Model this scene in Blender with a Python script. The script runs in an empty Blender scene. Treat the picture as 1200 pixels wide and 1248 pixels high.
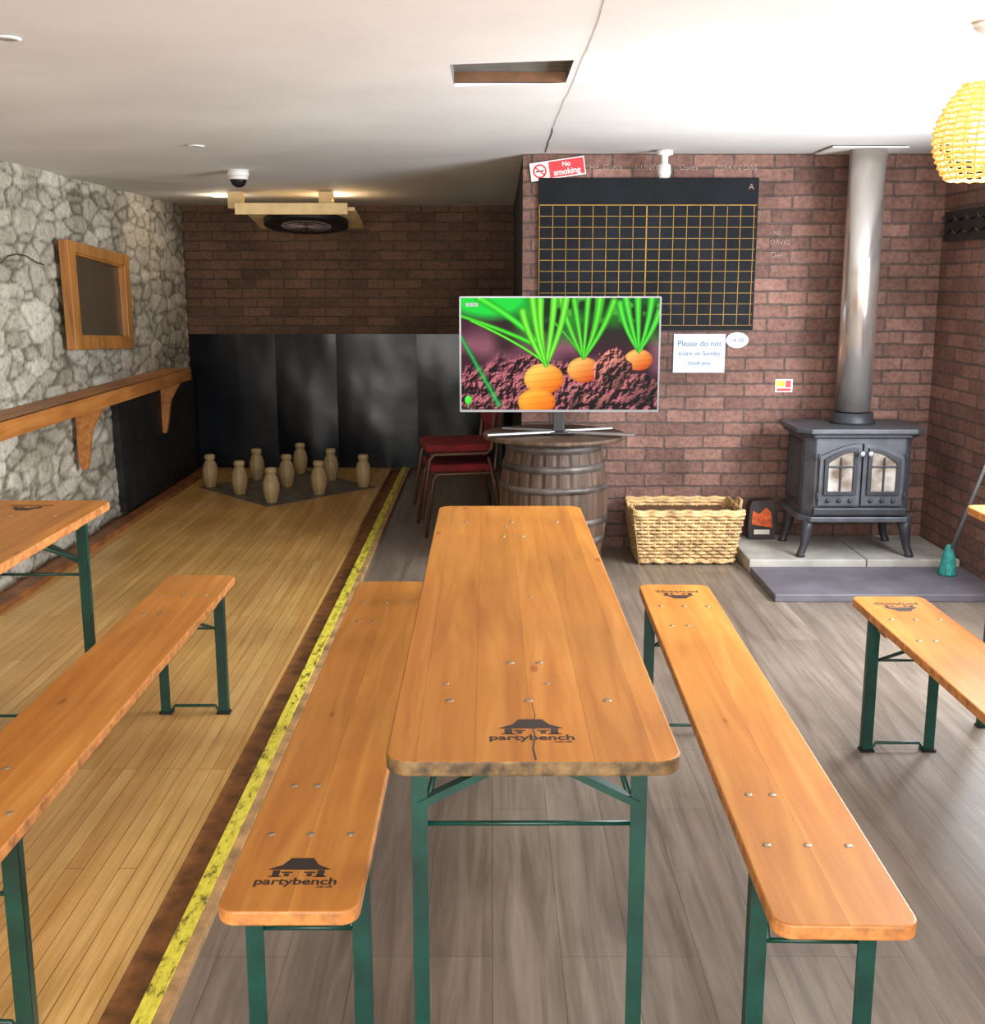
import bpy, bmesh, math, random
import numpy as np
from mathutils import Vector, Matrix, noise
random.seed(4); np.random.seed(4)
S = bpy.context.scene
COL = S.collection
def s2l(c):
    return tuple(((x/255)/12.92 if x/255 <= .04045 else (((x/255)+.055)/1.055)**2.4) for x in c)+(1,)

# ---------------------------------------------------------------- materials
class NT:
    def __init__(s, name, rough=.5, metal=0, color=None, spec=None):
        s.m = bpy.data.materials.new(name); s.m.use_nodes = True
        s.t = s.m.node_tree; s.b = s.t.nodes['Principled BSDF']
        s.b.inputs['Roughness'].default_value = rough
        s.b.inputs['Metallic'].default_value = metal
        if color: s.b.inputs['Base Color'].default_value = s2l(color)
        if spec is not None: s.b.inputs['Specular IOR Level'].default_value = spec
    def n(s, typ, **kw):
        nd = s.t.nodes.new(typ)
        for k, v in kw.items():
            if k in nd.inputs.keys(): nd.inputs[k].default_value = v
            else: setattr(nd, k, v)
        return nd
    def l(s, a, b): s.t.links.new(a, b)
    def coord(s, scale=(1,1,1), rot=(0,0,0)):
        tc = s.n('ShaderNodeTexCoord'); mp = s.n('ShaderNodeMapping')
        mp.inputs['Scale'].default_value = scale; mp.inputs['Rotation'].default_value = rot
        s.l(tc.outputs['Object'], mp.inputs['Vector']); return mp.outputs['Vector']
    def noise(s, vec, scale=5, detail=4, rough=.5, dist=0):
        n = s.n('ShaderNodeTexNoise'); n.inputs['Scale'].default_value = scale
        n.inputs['Detail'].default_value = detail; n.inputs['Roughness'].default_value = rough
        n.inputs['Distortion'].default_value = dist
        if vec is not None: s.l(vec, n.inputs['Vector'])
        return n.outputs['Fac']
    def ramp(s, fac, stops):
        r = s.n('ShaderNodeValToRGB'); e = r.color_ramp.elements
        while len(e) < len(stops): e.new(.5)
        for i, (p, c) in enumerate(stops):
            e[i].position = p; e[i].color = s2l(c) if len(c) == 3 else c
        s.l(fac, r.inputs['Fac']); return r.outputs['Color']
    def mix(s, a, b, fac=.5, mode='MIX'):
        m = s.n('ShaderNodeMix', data_type='RGBA', blend_type=mode)
        for sock, v in ((m.inputs[0], fac), (m.inputs[6], a), (m.inputs[7], b)):
            if hasattr(v, 'links'): s.l(v, sock)
            else: sock.default_value = v if not isinstance(v, tuple) or len(v) == 4 else s2l(v)
        return m.outputs[2]
    def bump(s, h, strength=.3, dist=.01):
        b = s.n('ShaderNodeBump'); b.inputs['Strength'].default_value = strength
        b.inputs['Distance'].default_value = dist
        s.l(h, b.inputs['Height']); s.l(b.outputs['Normal'], s.b.inputs['Normal'])
    def col(s, c): s.l(c, s.b.inputs['Base Color'])

def plain(name, color, rough=.5, metal=0, var=.12, scale=12, spec=None):
    k = NT(name, rough, metal, spec=spec)
    v = k.coord(); n = k.noise(v, scale, 5, .6)
    lo = tuple(max(0, c*(1-var)) for c in color); hi = tuple(min(255, c*(1+var)) for c in color)
    k.col(k.ramp(n, [(.3, lo), (.7, hi)])); return k.m

def wood(name, dark, mid, light, axis='Y', rough=.35, plank=.1, grain=1., knots=.75, spec=.5, blotch=190):
    k = NT(name, rough, spec=spec)
    ax = {'X':0,'Y':1,'Z':2}[axis]
    sc = [22*grain]*3; sc[ax] = 1.3
    v = k.coord(tuple(sc)); n = k.noise(v, 1, 6, .62, .6)
    v2 = k.coord((1,1,1)); n2 = k.noise(v2, 2.2, 3, .5)
    c = k.ramp(n, [(.28, dark), (.5, mid), (.72, light)])
    c = k.mix(c, k.ramp(n2, [(.3,(blotch,blotch,blotch)),(.7,(255,255,255))]), .8, 'MULTIPLY')
    n5 = k.noise(k.coord((1,.6,1)), 55, 4, .8)
    c = k.mix(c, k.ramp(n5, [(.30,(150,120,90)),(.36,(255,255,255)),(1,(255,255,255))]), .35, 'MULTIPLY')
    if plank:
        sx = k.n('ShaderNodeSeparateXYZ'); k.l(v2, sx.inputs[0])
        o = sx.outputs[0 if axis != 'X' else 1]
        d = k.n('ShaderNodeMath', operation='DIVIDE'); k.l(o, d.inputs[0]); d.inputs[1].default_value = plank
        f = k.n('ShaderNodeMath', operation='FLOOR'); k.l(d.outputs[0], f.inputs[0])
        w = k.n('ShaderNodeTexWhiteNoise', noise_dimensions='1D'); k.l(f.outputs[0], w.inputs['W'])
        c = k.mix(c, k.ramp(w.outputs['Value'], [(0,(232,228,222)),(1,(255,255,255))]), 1, 'MULTIPLY')
        fr = k.n('ShaderNodeMath', operation='FRACT'); k.l(d.outputs[0], fr.inputs[0])
        c = k.mix(c, k.ramp(fr.outputs[0], [(0,(120,95,70)),(.022,(255,255,255)),(1,(255,255,255))]), .5, 'MULTIPLY')
    vk = k.coord((7,2.6,3)) if axis=='Y' else k.coord((1.6,5,5))
    vo = k.n('ShaderNodeTexVoronoi'); vo.inputs['Scale'].default_value = 1.1; k.l(vk, vo.inputs['Vector'])
    c = k.mix(c, k.ramp(vo.outputs['Distance'], [(.0,(150,90,60)),(.05,(190,140,110)),(.08,(255,255,255)),(1,(255,255,255))]), knots, 'MULTIPLY')
    k.col(c); k.bump(n, .06, .003)
    rr = k.n('ShaderNodeMapRange'); k.l(n2, rr.inputs[0]); rr.inputs[3].default_value = rough-.08; rr.inputs[4].default_value = rough+.15
    k.l(rr.outputs[0], k.b.inputs['Roughness'])
    return k.m

def brick(name, axis, c1, c2, mort, dark=.0, rough=.8):
    k = NT(name, rough)
    tc = k.n('ShaderNodeTexCoord'); sx = k.n('ShaderNodeSeparateXYZ'); k.l(tc.outputs['Object'], sx.inputs[0])
    nn = k.n('ShaderNodeTexNoise'); nn.inputs['Scale'].default_value = 7; nn.inputs['Detail'].default_value = 3
    k.l(tc.outputs['Object'], nn.inputs['Vector'])
    cb = k.n('ShaderNodeCombineXYZ'); k.l(sx.outputs[axis], cb.inputs[0]); k.l(sx.outputs[2], cb.inputs[1])
    vm = k.n('ShaderNodeVectorMath', operation='MULTIPLY_ADD'); k.l(nn.outputs['Color'], vm.inputs[0])
    vm.inputs[1].default_value = (.02,.02,0); k.l(cb.outputs[0], vm.inputs[2])
    b = k.n('ShaderNodeTexBrick'); k.l(vm.outputs[0], b.inputs['Vector'])
    b.inputs['Scale'].default_value = 1; b.inputs['Brick Width'].default_value = .225
    b.inputs['Row Height'].default_value = .075; b.inputs['Mortar Size'].default_value = .0065
    b.inputs['Mortar Smooth'].default_value = .35; b.inputs['Bias'].default_value = -.1
    b.inputs['Color1'].default_value = s2l(c1); b.inputs['Color2'].default_value = s2l(c2); b.inputs['Mortar'].default_value = s2l(mort)
    n = k.noise(tc.outputs['Object'], 38, 6, .7)
    n2 = k.noise(tc.outputs['Object'], 2.3, 4, .6)
    c = k.mix(b.outputs['Color'], k.ramp(n, [(.25,(140,135,130)),(.6,(255,255,255))]), .75, 'MULTIPLY')
    c = k.mix(c, k.ramp(n2, [(.3,(165,160,155)),(.65,(255,255,255))]), .8, 'MULTIPLY')
    k.col(c)
    inv = k.n('ShaderNodeMath', operation='MULTIPLY_ADD'); k.l(b.outputs['Fac'], inv.inputs[0]); inv.inputs[1].default_value=-1
    k.l(n, inv.inputs[2]); k.bump(inv.outputs[0], .8, .014)
    return k.m

def strips(name, bw, rh, c1, c2, gap, rough, gr_lo, gr_hi, grain=(30,1.2), gapsize=.0012, patch=None):
    k = NT(name, rough)
    tc = k.n('ShaderNodeTexCoord'); sx = k.n('ShaderNodeSeparateXYZ'); k.l(tc.outputs['Object'], sx.inputs[0])
    cb = k.n('ShaderNodeCombineXYZ'); k.l(sx.outputs[1], cb.inputs[0]); k.l(sx.outputs[0], cb.inputs[1])
    b = k.n('ShaderNodeTexBrick'); k.l(cb.outputs[0], b.inputs['Vector']); b.offset = .37; b.offset_frequency = 3
    b.inputs['Scale'].default_value = 1; b.inputs['Brick Width'].default_value = bw
    b.inputs['Row Height'].default_value = rh; b.inputs['Mortar Size'].default_value = gapsize
    b.inputs['Mortar Smooth'].default_value = .2
    b.inputs['Color1'].default_value = s2l(c1); b.inputs['Color2'].default_value = s2l(c2); b.inputs['Mortar'].default_value = s2l(gap)
    v = k.coord((grain[0], grain[1], 1)); n = k.noise(v, 1, 6, .65, .8)
    n2 = k.noise(k.coord(), 1.5, 4, .6)
    c = k.mix(b.outputs['Color'], k.ramp(n, [(.3, gr_lo), (.68, gr_hi)]), .8, 'MULTIPLY')
    c = k.mix(c, k.ramp(n2, [(.3,(215,212,208)),(.65,(255,255,255))]), .8, 'MULTIPLY')
    k.col(c)
    rr = k.n('ShaderNodeMapRange'); k.l(n2, rr.inputs[0]); rr.inputs[3].default_value = rough-.08; rr.inputs[4].default_value = rough+.12
    k.l(rr.outputs[0], k.b.inputs['Roughness'])
    return k.m

m_table = wood('lacquered_pine_table', (182,110,40), (205,133,52), (220,152,72), rough=.42, plank=.1, spec=.35, blotch=222, knots=.6)
m_bench = wood('lacquered_pine_bench', (190,118,44), (210,137,56), (226,159,76), rough=.42, plank=.125, spec=.35, blotch=222, knots=.6)
m_edge = plain('worn_board_edge', (92,72,44), .6, var=.55, scale=30)
m_bedge = plain('bench_board_edge', (184,120,64), .5, var=.25, scale=30)
m_batten = plain('under_batten', (150,95,60), .6)
m_green = plain('green_painted_steel', (5,58,48), .4, .0, var=.2)
m_screw = plain('steel_screw', (175,160,140), .35, .8)
m_ink = plain('printed_ink', (42,26,18), .6)
m_lane = strips('lane_boards', 1.7, .047, (226,186,116), (208,162,94), (134,94,50), .32, (206,188,160), (255,255,255), (45,1.6))
m_floor = strips('vinyl_plank_floor', 1.2, .16, (156,144,132), (138,126,115), (108,97,88), .38, (152,143,134), (255,253,250), (22,1.3))
m_kerb = plain('kerb_wood', (120,72,36), .5, var=.3, scale=9)
m_kerbl = plain('kerb_wood_light', (172,136,92), .5, var=.25, scale=9)
m_groove = plain('gutter_dark', (116,78,42), .6, var=.35)
k = NT('yellow_tape', .45); n = k.noise(k.coord((1,.35,1)), 38, 4, .75)
k.col(k.ramp(n, [(.38,(110,96,44)),(.46,(208,196,62)),(.6,(232,220,80))])); m_tape = k.m
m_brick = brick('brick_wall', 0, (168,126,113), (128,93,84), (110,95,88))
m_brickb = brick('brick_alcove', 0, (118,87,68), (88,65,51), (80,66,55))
m_bricky = brick('brick_side', 1, (160,116,102), (122,86,76), (106,90,82))
m_dark = plain('dark_render', (34,30,28), .8)
k = NT('black_rubber_sheet', .24, spec=.3); n = k.noise(k.coord(), 7, 3, .5); k.bump(n, .10, .01)
n2 = k.noise(k.coord(), 9, 5, .6); k.col(k.ramp(n2, [(.3,(6,9,14)),(.7,(12,17,25))])); m_rubber = k.m
k = NT('black_wall_render', .6, spec=.3); n2 = k.noise(k.coord(), 6, 6, .7); k.col(k.ramp(n2, [(.3,(18,20,22)),(.7,(44,44,43))])); k.bump(n2,.6,.03); m_blackr = k.m
k = NT('ceiling_paint', .85); n = k.noise(k.coord(), 1.1, 4, .55)
k.col(k.ramp(n, [(.3,(210,208,205)),(.7,(226,225,222))])); n3=k.noise(k.coord(),2.0,3,.5); k.bump(n3,.25,.02); m_ceil = k.m
m_plaster = plain('plaster', (215,210,200), .85, var=.05)
m_frame = wood('pine_frame', (150,92,38), (186,124,58), (206,148,78), axis='Z', rough=.45, plank=0)
m_shelf = wood('shelf_wood', (150,88,38), (190,120,56), (210,146,78), axis='Y', rough=.45, plank=0)
k = NT('mirror_glass', .25, .5, (112,98,80)); m_mirror = k.m  # brown-grey base colour paints in the reflection of the wall
m_pin = wood('pin_wood', (150,124,82), (186,160,114), (208,184,140), axis='Z', rough=.5, plank=0, grain=2, knots=.2)
m_plate = plain('slate_plate', (98,92,84), .5, var=.2)
m_black = plain('black_plastic', (18,18,20), .4)
m_white = plain('white_plastic', (225,224,220), .5, var=.02)
m_silver = plain('silver_metal', (190,190,192), .3, .85, var=.05)
m_bezel = plain('bezel_metal', (120,120,122), .35, .7, var=.05)
m_iron = plain('stove_iron', (80,82,88), .45, .3, var=.15)
m_iron2 = plain('stove_iron_dark', (56,57,62), .45, .3, var=.15)
k = NT('stove_glass', .12, .2); n = k.noise(k.coord(), 7, 3, .5); k.col(k.ramp(n, [(.35,(120,104,88)),(.6,(214,208,200))])); m_glass = k.m
k = NT('stainless_flue', .2, .85); n = k.noise(k.coord((1,1,.25)), 6, 3, .5); k.col(k.ramp(n, [(.3,(204,192,180)),(.7,(240,236,232))])); m_flue = k.m
m_stone = plain('hearth_stone', (165,162,154), .7, var=.12, scale=5)
m_slate = plain('slate_slab', (100,96,104), .5, var=.12, scale=5)
m_wick = plain('wicker', (190,156,108), .6, var=.3, scale=20)
m_wickd = plain('basket_inside_shade', (96,66,38), .8)
m_stave = wood('barrel_stave', (58,42,32), (92,68,52), (124,98,78), axis='Z', rough=.6, plank=0, grain=1.3, knots=.2)
m_hoop = plain('barrel_hoop', (92,84,80), .5, .5, var=.35, scale=8)
m_red = plain('red_fabric', (112,16,24), .85, var=.2)
m_brownm = plain('brown_metal', (92,62,44), .4, .3)
m_board = plain('chalkboard', (20,23,27), .7, var=.3, scale=4, spec=.15)
m_yel = plain('yellow_chalk_line', (158,122,54), .8)
m_chalk = plain('chalk', (160,140,130), .9)
k = NT('faint_chalk', .9); n = k.noise(k.coord(), 60, 4, .8); k.col(k.ramp(n, [(.40,(126,96,88)),(.62,(178,158,148))])); m_fchalk = k.m
m_signred = plain('sign_red', (205,30,40), .4, var=.03)
m_paper = plain('paper', (190,198,210), .6, var=.03)
m_blue = plain('blue_ink', (66,92,138), .6)
m_yellow = plain('label_yellow', (220,190,60), .5)
m_teal = plain('teal_bristle', (40,130,125), .7, var=.25, scale=40)
m_grey = plain('grey_handle', (130,135,140), .4)
m_hatchw = plain('hatch_wood', (120,84,54), .6)
m_hatchg = plain('hatch_panel', (104,102,98), .7)
m_crack = plain('crack_dark', (60,56,52), .9)
m_crackc = plain('crack_ceiling', (140,136,130), .9)
m_cab = plain('cabinet_pine', (226,196,140), .5, var=.06)
m_bag = plain('bag', (44,36,34), .5, var=.4)
m_orange = plain('bag_print', (206,84,34), .5, var=.35, scale=25)
def emis(name, color, st):
    k = NT(name); k.b.inputs['Base Color'].default_value = s2l(color)
    k.b.inputs['Emission Color'].default_value = s2l(color); k.b.inputs['Emission Strength'].default_value = st
    return k.m
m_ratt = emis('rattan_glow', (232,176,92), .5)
m_bulb = emis('lamp_bulb', (255,226,160), 14)
m_spot = emis('spot_glow', (255,225,170), 6)

# ---------------------------------------------------------------- mesh builder
class MB:
    def __init__(s): s.bm = bmesh.new(); s.mats = []
    def mi(s, m):
        if m not in s.mats: s.mats.append(m)
        return s.mats.index(m)
    def face(s, vs, m, smooth=False):
        try: f = s.bm.faces.new(vs)
        except ValueError: return
        f.material_index = s.mi(m); f.smooth = smooth; return f
    def box(s, c, d, m, rot=None, taper=1):
        R = rot if rot else Matrix.Identity(3); c = Vector(c); vs = []
        for z in (-1,1):
            t = taper if z < 0 else 1
            for x, y in ((-1,-1),(1,-1),(1,1),(-1,1)):
                vs.append(s.bm.verts.new(c + R @ Vector((x*d[0]/2*t, y*d[1]/2*t, z*d[2]/2))))
        for f in ((3,2,1,0),(4,5,6,7),(0,1,5,4),(1,2,6,5),(2,3,7,6),(3,0,4,7)): s.face([vs[i] for i in f], m)
    def bar(s, a, b, w, h, m, up=(0,0,1)):
        a = Vector(a); b = Vector(b); d = (b-a); L = d.length; d.normalize()
        up = Vector(up)
        if abs(d.dot(up)) > .98: up = Vector((0,1,0))
        x = d.cross(up).normalized(); y = x.cross(d)
        R = Matrix((x, y, d)).transposed()
        s.box((a+b)/2, (w, h, L), m, R)
    def prism(s, pts, ax, lo, hi, m, mside=None, smooth=False):
        def mk(p, t):
            if ax == 2: return (p[0], p[1], t)
            if ax == 1: return (p[0], t, p[1])
            return (t, p[0], p[1])
        A = [s.bm.verts.new(mk(p, lo)) for p in pts]; B = [s.bm.verts.new(mk(p, hi)) for p in pts]
        s.face(A[::-1], mside or m); s.face(B, m)
        n = len(pts)
        for i in range(n): s.face([A[i], A[(i+1)%n], B[(i+1)%n], B[i]], mside or m, smooth)
    def ring(s, outer, inner, ax, lo, hi, m):
        def mk(p, t):
            if ax == 2: return (p[0], p[1], t)
            if ax == 1: return (p[0], t, p[1])
            return (t, p[0], p[1])
        V = [[s.bm.verts.new(mk(p, t)) for p in P] for P, t in ((outer,lo),(inner,lo),(outer,hi),(inner,hi))]
        n = len(outer)
        for i in range(n):
            j = (i+1) % n
            s.face([V[0][i],V[0][j],V[1][j],V[1][i]], m); s.face([V[2][i],V[3][i],V[3][j],V[2][j]], m)
            s.face([V[0][i],V[2][i],V[2][j],V[0][j]], m); s.face([V[1][i],V[1][j],V[3][j],V[3][i]], m)
    def tube(s, pts, r, m, n=8, closed=False, cap=True):
        pts = [Vector(p) for p in pts]; rings = []
        N = len(pts); prevx = None
        for i, p in enumerate(pts):
            if closed: d = pts[(i+1)%N]-pts[i-1]
            else: d = pts[min(i+1,N-1)]-pts[max(i-1,0)]
            d.normalize()
            if prevx is None:
                u = Vector((0,0,1)) if abs(d.z) < .9 else Vector((0,1,0)); x = d.cross(u).normalized()
            else: x = (prevx - d*prevx.dot(d)).normalized()
            prevx = x; y = d.cross(x)
            rr = r[i] if isinstance(r, (list,tuple)) else r
            rings.append([s.bm.verts.new(p + (x*math.cos(2*math.pi*k/n)+y*math.sin(2*math.pi*k/n))*rr) for k in range(n)])
        for i in range(N if closed else N-1):
            A = rings[i]; B = rings[(i+1)%N]
            for k in range(n): s.face([A[k],A[(k+1)%n],B[(k+1)%n],B[k]], m, True)
        if cap and not closed: s.face(rings[0][::-1], m); s.face(rings[-1], m)
    def lathe(s, prof, c, m, n=24, mf=None, ax=2, cap=True):
        c = Vector(c); rings = []
        for r, z in prof:
            R = []
            for k in range(n):
                a = 2*math.pi*k/n; x, y = r*math.cos(a), r*math.sin(a)
                v = Vector((x,y,z)) if ax == 2 else (Vector((x,z,y)) if ax == 1 else Vector((z,x,y)))
                R.append(s.bm.verts.new(c+v))
            rings.append(R)
        for i in range(len(rings)-1):
            mm = mf(i) if mf else m
            for k in range(n): s.face([rings[i][k],rings[i][(k+1)%n],rings[i+1][(k+1)%n],rings[i+1][k]], mm, True)
        if cap: s.face(rings[0][::-1], m); s.face(rings[-1], m)
    def build(s, name, parent=None, loc=(0,0,0), rotz=0, bevel=0, seg=2):
        bmesh.ops.recalc_face_normals(s.bm, faces=s.bm.faces)
        me = bpy.data.meshes.new(name); s.bm.to_mesh(me); s.bm.free()
        for m in s.mats: me.materials.append(m)
        o = bpy.data.objects.new(name, me); COL.objects.link(o)
        o.location = loc; o.rotation_euler = (0,0,rotz)
        if parent: o.parent = parent
        if bevel:
            b = o.modifiers.new('bevel','BEVEL'); b.width = bevel; b.segments = seg; b.limit_method = 'ANGLE'
        return o
def root(name, loc=(0,0,0), rotz=0):
    o = bpy.data.objects.new(name, None); COL.objects.link(o); o.location = loc; o.rotation_euler = (0,0,rotz)
    o.empty_display_size = .1; return o
def text(name, s, width, loc, rot, m, parent, extr=.0006, align='CENTER', bold=0):
    c = bpy.data.curves.new(name, 'FONT'); c.body = s; c.align_x = align; c.align_y = 'CENTER'; c.size = 1; c.extrude = 0; c.offset = bold
    t = bpy.data.objects.new('tmp', c); COL.objects.link(t); bpy.context.view_layer.update()
    me = bpy.data.meshes.new_from_object(t.evaluated_get(bpy.context.evaluated_depsgraph_get()))
    bpy.data.objects.remove(t); xs = [v.co.x for v in me.vertices]; k = width/(max(xs)-min(xs))
    for v in me.vertices: v.co *= k
    me.materials.clear(); me.materials.append(m)
    o = bpy.data.objects.new(name, me); COL.objects.link(o); o.location = loc; o.rotation_euler = rot; o.parent = parent
    return o
def rrect(w, h, r, n=6, cx=0, cy=0):
    P = []
    for (sx, sy, a0) in ((1,1,0),(-1,1,90),(-1,-1,180),(1,-1,270)):
        for i in range(n+1):
            a = math.radians(a0+90*i/n); P.append((cx+sx*(w/2-r)+r*math.cos(a), cy+sy*(h/2-r)+r*math.sin(a)))
    return P

# ---------------------------------------------------------------- room shell
XL, XR, YB, YW, YF = -2.5, 2.53, 9.45, 6.6, -2.6
XP = .17
def cz(x, y):
    t = min(1, max(0, (x-XL)/(.265-XL))); z = 2.145+.095*t
    if y > YW: z = z+(2.146-z)*(y-YW)/(YB-YW)
    return z
b = MB(); b.box(((-.755+XR+.1)/2+.0, (YF+YB)/2, -.05), (XR+.1+.755, YB-YF, .1), m_floor); b.build('floor')
b = MB(); b.box((-.842-.73, (YF+YB)/2, -.04), (1.46, YB-YF, .12), m_lane); b.build('floor_skittle_lane')
b = MB(); b.box((-.799, (YF+YB)/2, -.06), (.088, YB-YF, .1), m_groove); b.build('floor_gutter')
b = MB(); b.box((-.720, (YF+YB)/2, .0125), (.070, YB-YF-.02, .025), m_kerbl)
b.box((-.733, (YF+YB)/2, .0262), (.042, YB-YF-.02, .003), m_tape); b.build('trim_1', bevel=.002)
b = MB(); b.box((-2.345, (YF+YB)/2, .0), (.085, YB-YF-.02, .1), m_kerb); b.build('trim_2', bevel=.004)
b = MB(); b.box((-2.46, (YF+YB)/2, -.05), (.16, YB-YF, .1), m_groove); b.build('floor_edge')
b = MB(); xs = [XL-.1,-.137,.262,XR+.1]; ys = [YF,3.88,4.30,YW,YB+.1]
g = [[b.bm.verts.new((x,y,cz(x,y))) for y in ys] for x in xs]
for i in range(3):
    for j in range(4):
        if i == 1 and j == 1: continue
        b.face([g[i][j],g[i+1][j],g[i+1][j+1],g[i][j+1]], m_ceil)
b.build('ceiling')
b = MB(); z0 = 2.226
x0,x1,y0,y1 = -.137,.262,3.88,4.30
for c,d in (((x0-.01,4.09,z0+.045),(.02,.46,.07)),((x1+.01,4.09,z0+.055),(.02,.46,.07)),((.0625,y0-.01,z0+.055),(.4,.02,.06))): b.box(c,d,m_hatchg)
b.box((.0625,y1+.01,z0+.045),(.44,.02,.06),m_hatchw)
b.box((.0625,4.09,z0+.056),(.44,.46,.012),m_hatchg); b.build('ceiling_hatch')
b = MB(); pts=[]
y=1.2
while y<6.55:
    pts.append((.283+.004*math.sin(y*2.1)+random.uniform(-.003,.003), y)); y+=.14
for i in range(len(pts)-1):
    (xa,ya),(xb,yb)=pts[i],pts[i+1]; w=.0012 if ya<5.4 else .003
    b.face([b.bm.verts.new(p) for p in ((xa-w,ya,2.2385),(xa+w,ya,2.2385),(xb+w,yb,2.2385),(xb-w,yb,2.2385))], m_crackc if ya<5.4 else m_crack)
b.build('ceiling_crack')
b = MB(); b.box(((XP+XR)/2+.05, YW+.05, 1.1), (XR-XP+.1, .1, 2.4), m_brick); b.build('wall_chimney')
b = MB(); b.box((XP+.05, (YW+YB)/2+.05, 1.1), (.1, YB-YW-.1, 2.4), m_dark); b.build('wall_partition')
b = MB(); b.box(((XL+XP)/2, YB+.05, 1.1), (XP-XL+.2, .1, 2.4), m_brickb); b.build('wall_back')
b = MB(); wy0,wy1,wz0,wz1 = 2.9,5.2,.85,1.95
for (ya,yb,za,zb) in ((YF,wy0,-.1,2.4),(wy1,YW,-.1,2.4),(wy0,wy1,-.1,wz0),(wy0,wy1,wz1,2.4)):
    b.box((XR+.05,(ya+yb)/2,(za+zb)/2),(.1,yb-ya,zb-za),m_bricky)
b.build('wall_right')
b = MB()
for yy in (wy0+.02,(wy0+wy1)/2,wy1-.02): b.box((XR+.06,yy,(wz0+wz1)/2),(.05,.05,wz1-wz0),m_white)
for zz in (wz0+.02,wz1-.02): b.box((XR+.06,(wy0+wy1)/2,zz),(.05,wy1-wy0,.05),m_white)
b.build('window_1')
b = MB(); fx0,fx1,fz0,fz1 = -1.9,2.0,.8,2.0
for (xa,xb,za,zb) in ((XL-.1,fx0,-.1,2.4),(fx1,XR+.1,-.1,2.4),(fx0,fx1,-.1,fz0),(fx0,fx1,fz1,2.4)):
    b.box(((xa+xb)/2,YF-.05,(za+zb)/2),(xb-xa,.1,zb-za),m_plaster)
b.build('wall_front')
b = MB()
for i in range(5): b.box((fx0+.02+i*(fx1-fx0-.04)/4,YF-.06,(fz0+fz1)/2),(.05,.05,fz1-fz0),m_white)
for zz in (fz0+.02,fz1-.02): b.box(((fx0+fx1)/2,YF-.06,zz),(fx1-fx0,.05,.05),m_white)
b.build('window_2')
# stone wall (real relief)
def stone_wall():
    Y0, st = 4.6, .016; ny = int((YB+.06-Y0)/st); nz = int(2.3/st)
    vs=[]; at=[]
    for i in range(ny+1):
        for j in range(nz+1):
            y=Y0+i*st; z=-.06+j*st
            wv = noise.noise_vector(Vector((y*5,z*5,1)))*.28
            d,_ = noise.voronoi(Vector((y/.25+wv.x, z/.095+wv.y, 3.3)))
            e = min(1,max(0,(d[1]-d[0])/.20)); e = e*e*(3-2*e)
            f = noise.fractal(Vector((y*14,z*20,2)),.45,2.1,6)
            big = noise.noise(Vector((y*1.6,z*2.2,7)))
            cell = noise.noise(Vector((round(_[0].x*3)*.37,round(_[0].y*3)*.37,1.7)))
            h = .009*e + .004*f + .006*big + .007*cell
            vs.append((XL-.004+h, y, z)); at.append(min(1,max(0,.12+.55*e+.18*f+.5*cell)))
    fs=[]
    for i in range(ny):
        for j in range(nz):
            a=i*(nz+1)+j; fs.append((a,a+nz+1,a+nz+2,a+1))
    n0=len(vs)
    vs += [(XL,YF,-.06),(XL,Y0,-.06),(XL,Y0,2.24),(XL,YF,2.24)]; fs.append((n0,n0+1,n0+2,n0+3)); at+=[.5]*4
    me=bpy.data.meshes.new('wall_left'); me.from_pydata(vs,[],fs); me.update()
    a=me.attributes.new('relief','FLOAT','POINT'); a.data.foreach_set('value',at)
    me.polygons.foreach_set('use_smooth',[True]*len(me.polygons))
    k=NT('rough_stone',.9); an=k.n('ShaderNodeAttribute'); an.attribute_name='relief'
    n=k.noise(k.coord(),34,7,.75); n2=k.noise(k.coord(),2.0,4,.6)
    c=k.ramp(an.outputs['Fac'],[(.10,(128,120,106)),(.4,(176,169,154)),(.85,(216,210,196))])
    c=k.mix(c,k.ramp(n,[(.30,(138,131,120)),(.52,(255,255,255))]),.8,'MULTIPLY')
    c=k.mix(c,k.ramp(n2,[(.3,(186,180,168)),(.6,(255,255,255))]),.85,'MULTIPLY')
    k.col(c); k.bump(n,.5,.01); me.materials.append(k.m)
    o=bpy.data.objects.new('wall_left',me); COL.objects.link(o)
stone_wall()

# ---------------------------------------------------------------- folding furniture
def logo(parent, cy, z, flip=False, sc=1.):
    r = root_child('printed_logo', parent, (0,cy,z), math.pi if flip else 0)
    b = MB(); e=.0004
    def poly(P): b.face([b.bm.verts.new((p[0]*sc,p[1]*sc,e)) for p in P], m_ink)
    poly([(-.062,.045),(-.035,.064),(-.022,.090),(.022,.090),(.035,.064),(.062,.045)])
    for x in (-.050,.036): poly([(x,.018),(x+.014,.018),(x+.014,.043),(x,.043)])
    for x in (-.027,.017): poly([(x,.020),(x+.010,.020),(x+.010,.030),(x,.030)]); poly([(x-.006,.032),(x+.016,.032),(x+.016,.037),(x-.006,.037)])
    poly([(-.056,.017),(-.030,.017),(-.030,.021),(-.056,.021)]); poly([(.030,.017),(.056,.017),(.056,.021),(.030,.021)])
    b.build('logo_house', r)
    text('logo_text','partybench',.156*sc,(0,0,e),(0,0,0),m_ink,r,bold=.022)
    text('logo_text_small','.co.uk',.034*sc,(.056*sc,-.018*sc,e),(0,0,0),m_ink,r,bold=.02)
def root_child(name, parent, loc, rz):
    o = bpy.data.objects.new(name,None); COL.objects.link(o); o.parent=parent; o.location=loc; o.rotation_euler=(0,0,rz); o.empty_display_size=.05; return o
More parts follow.
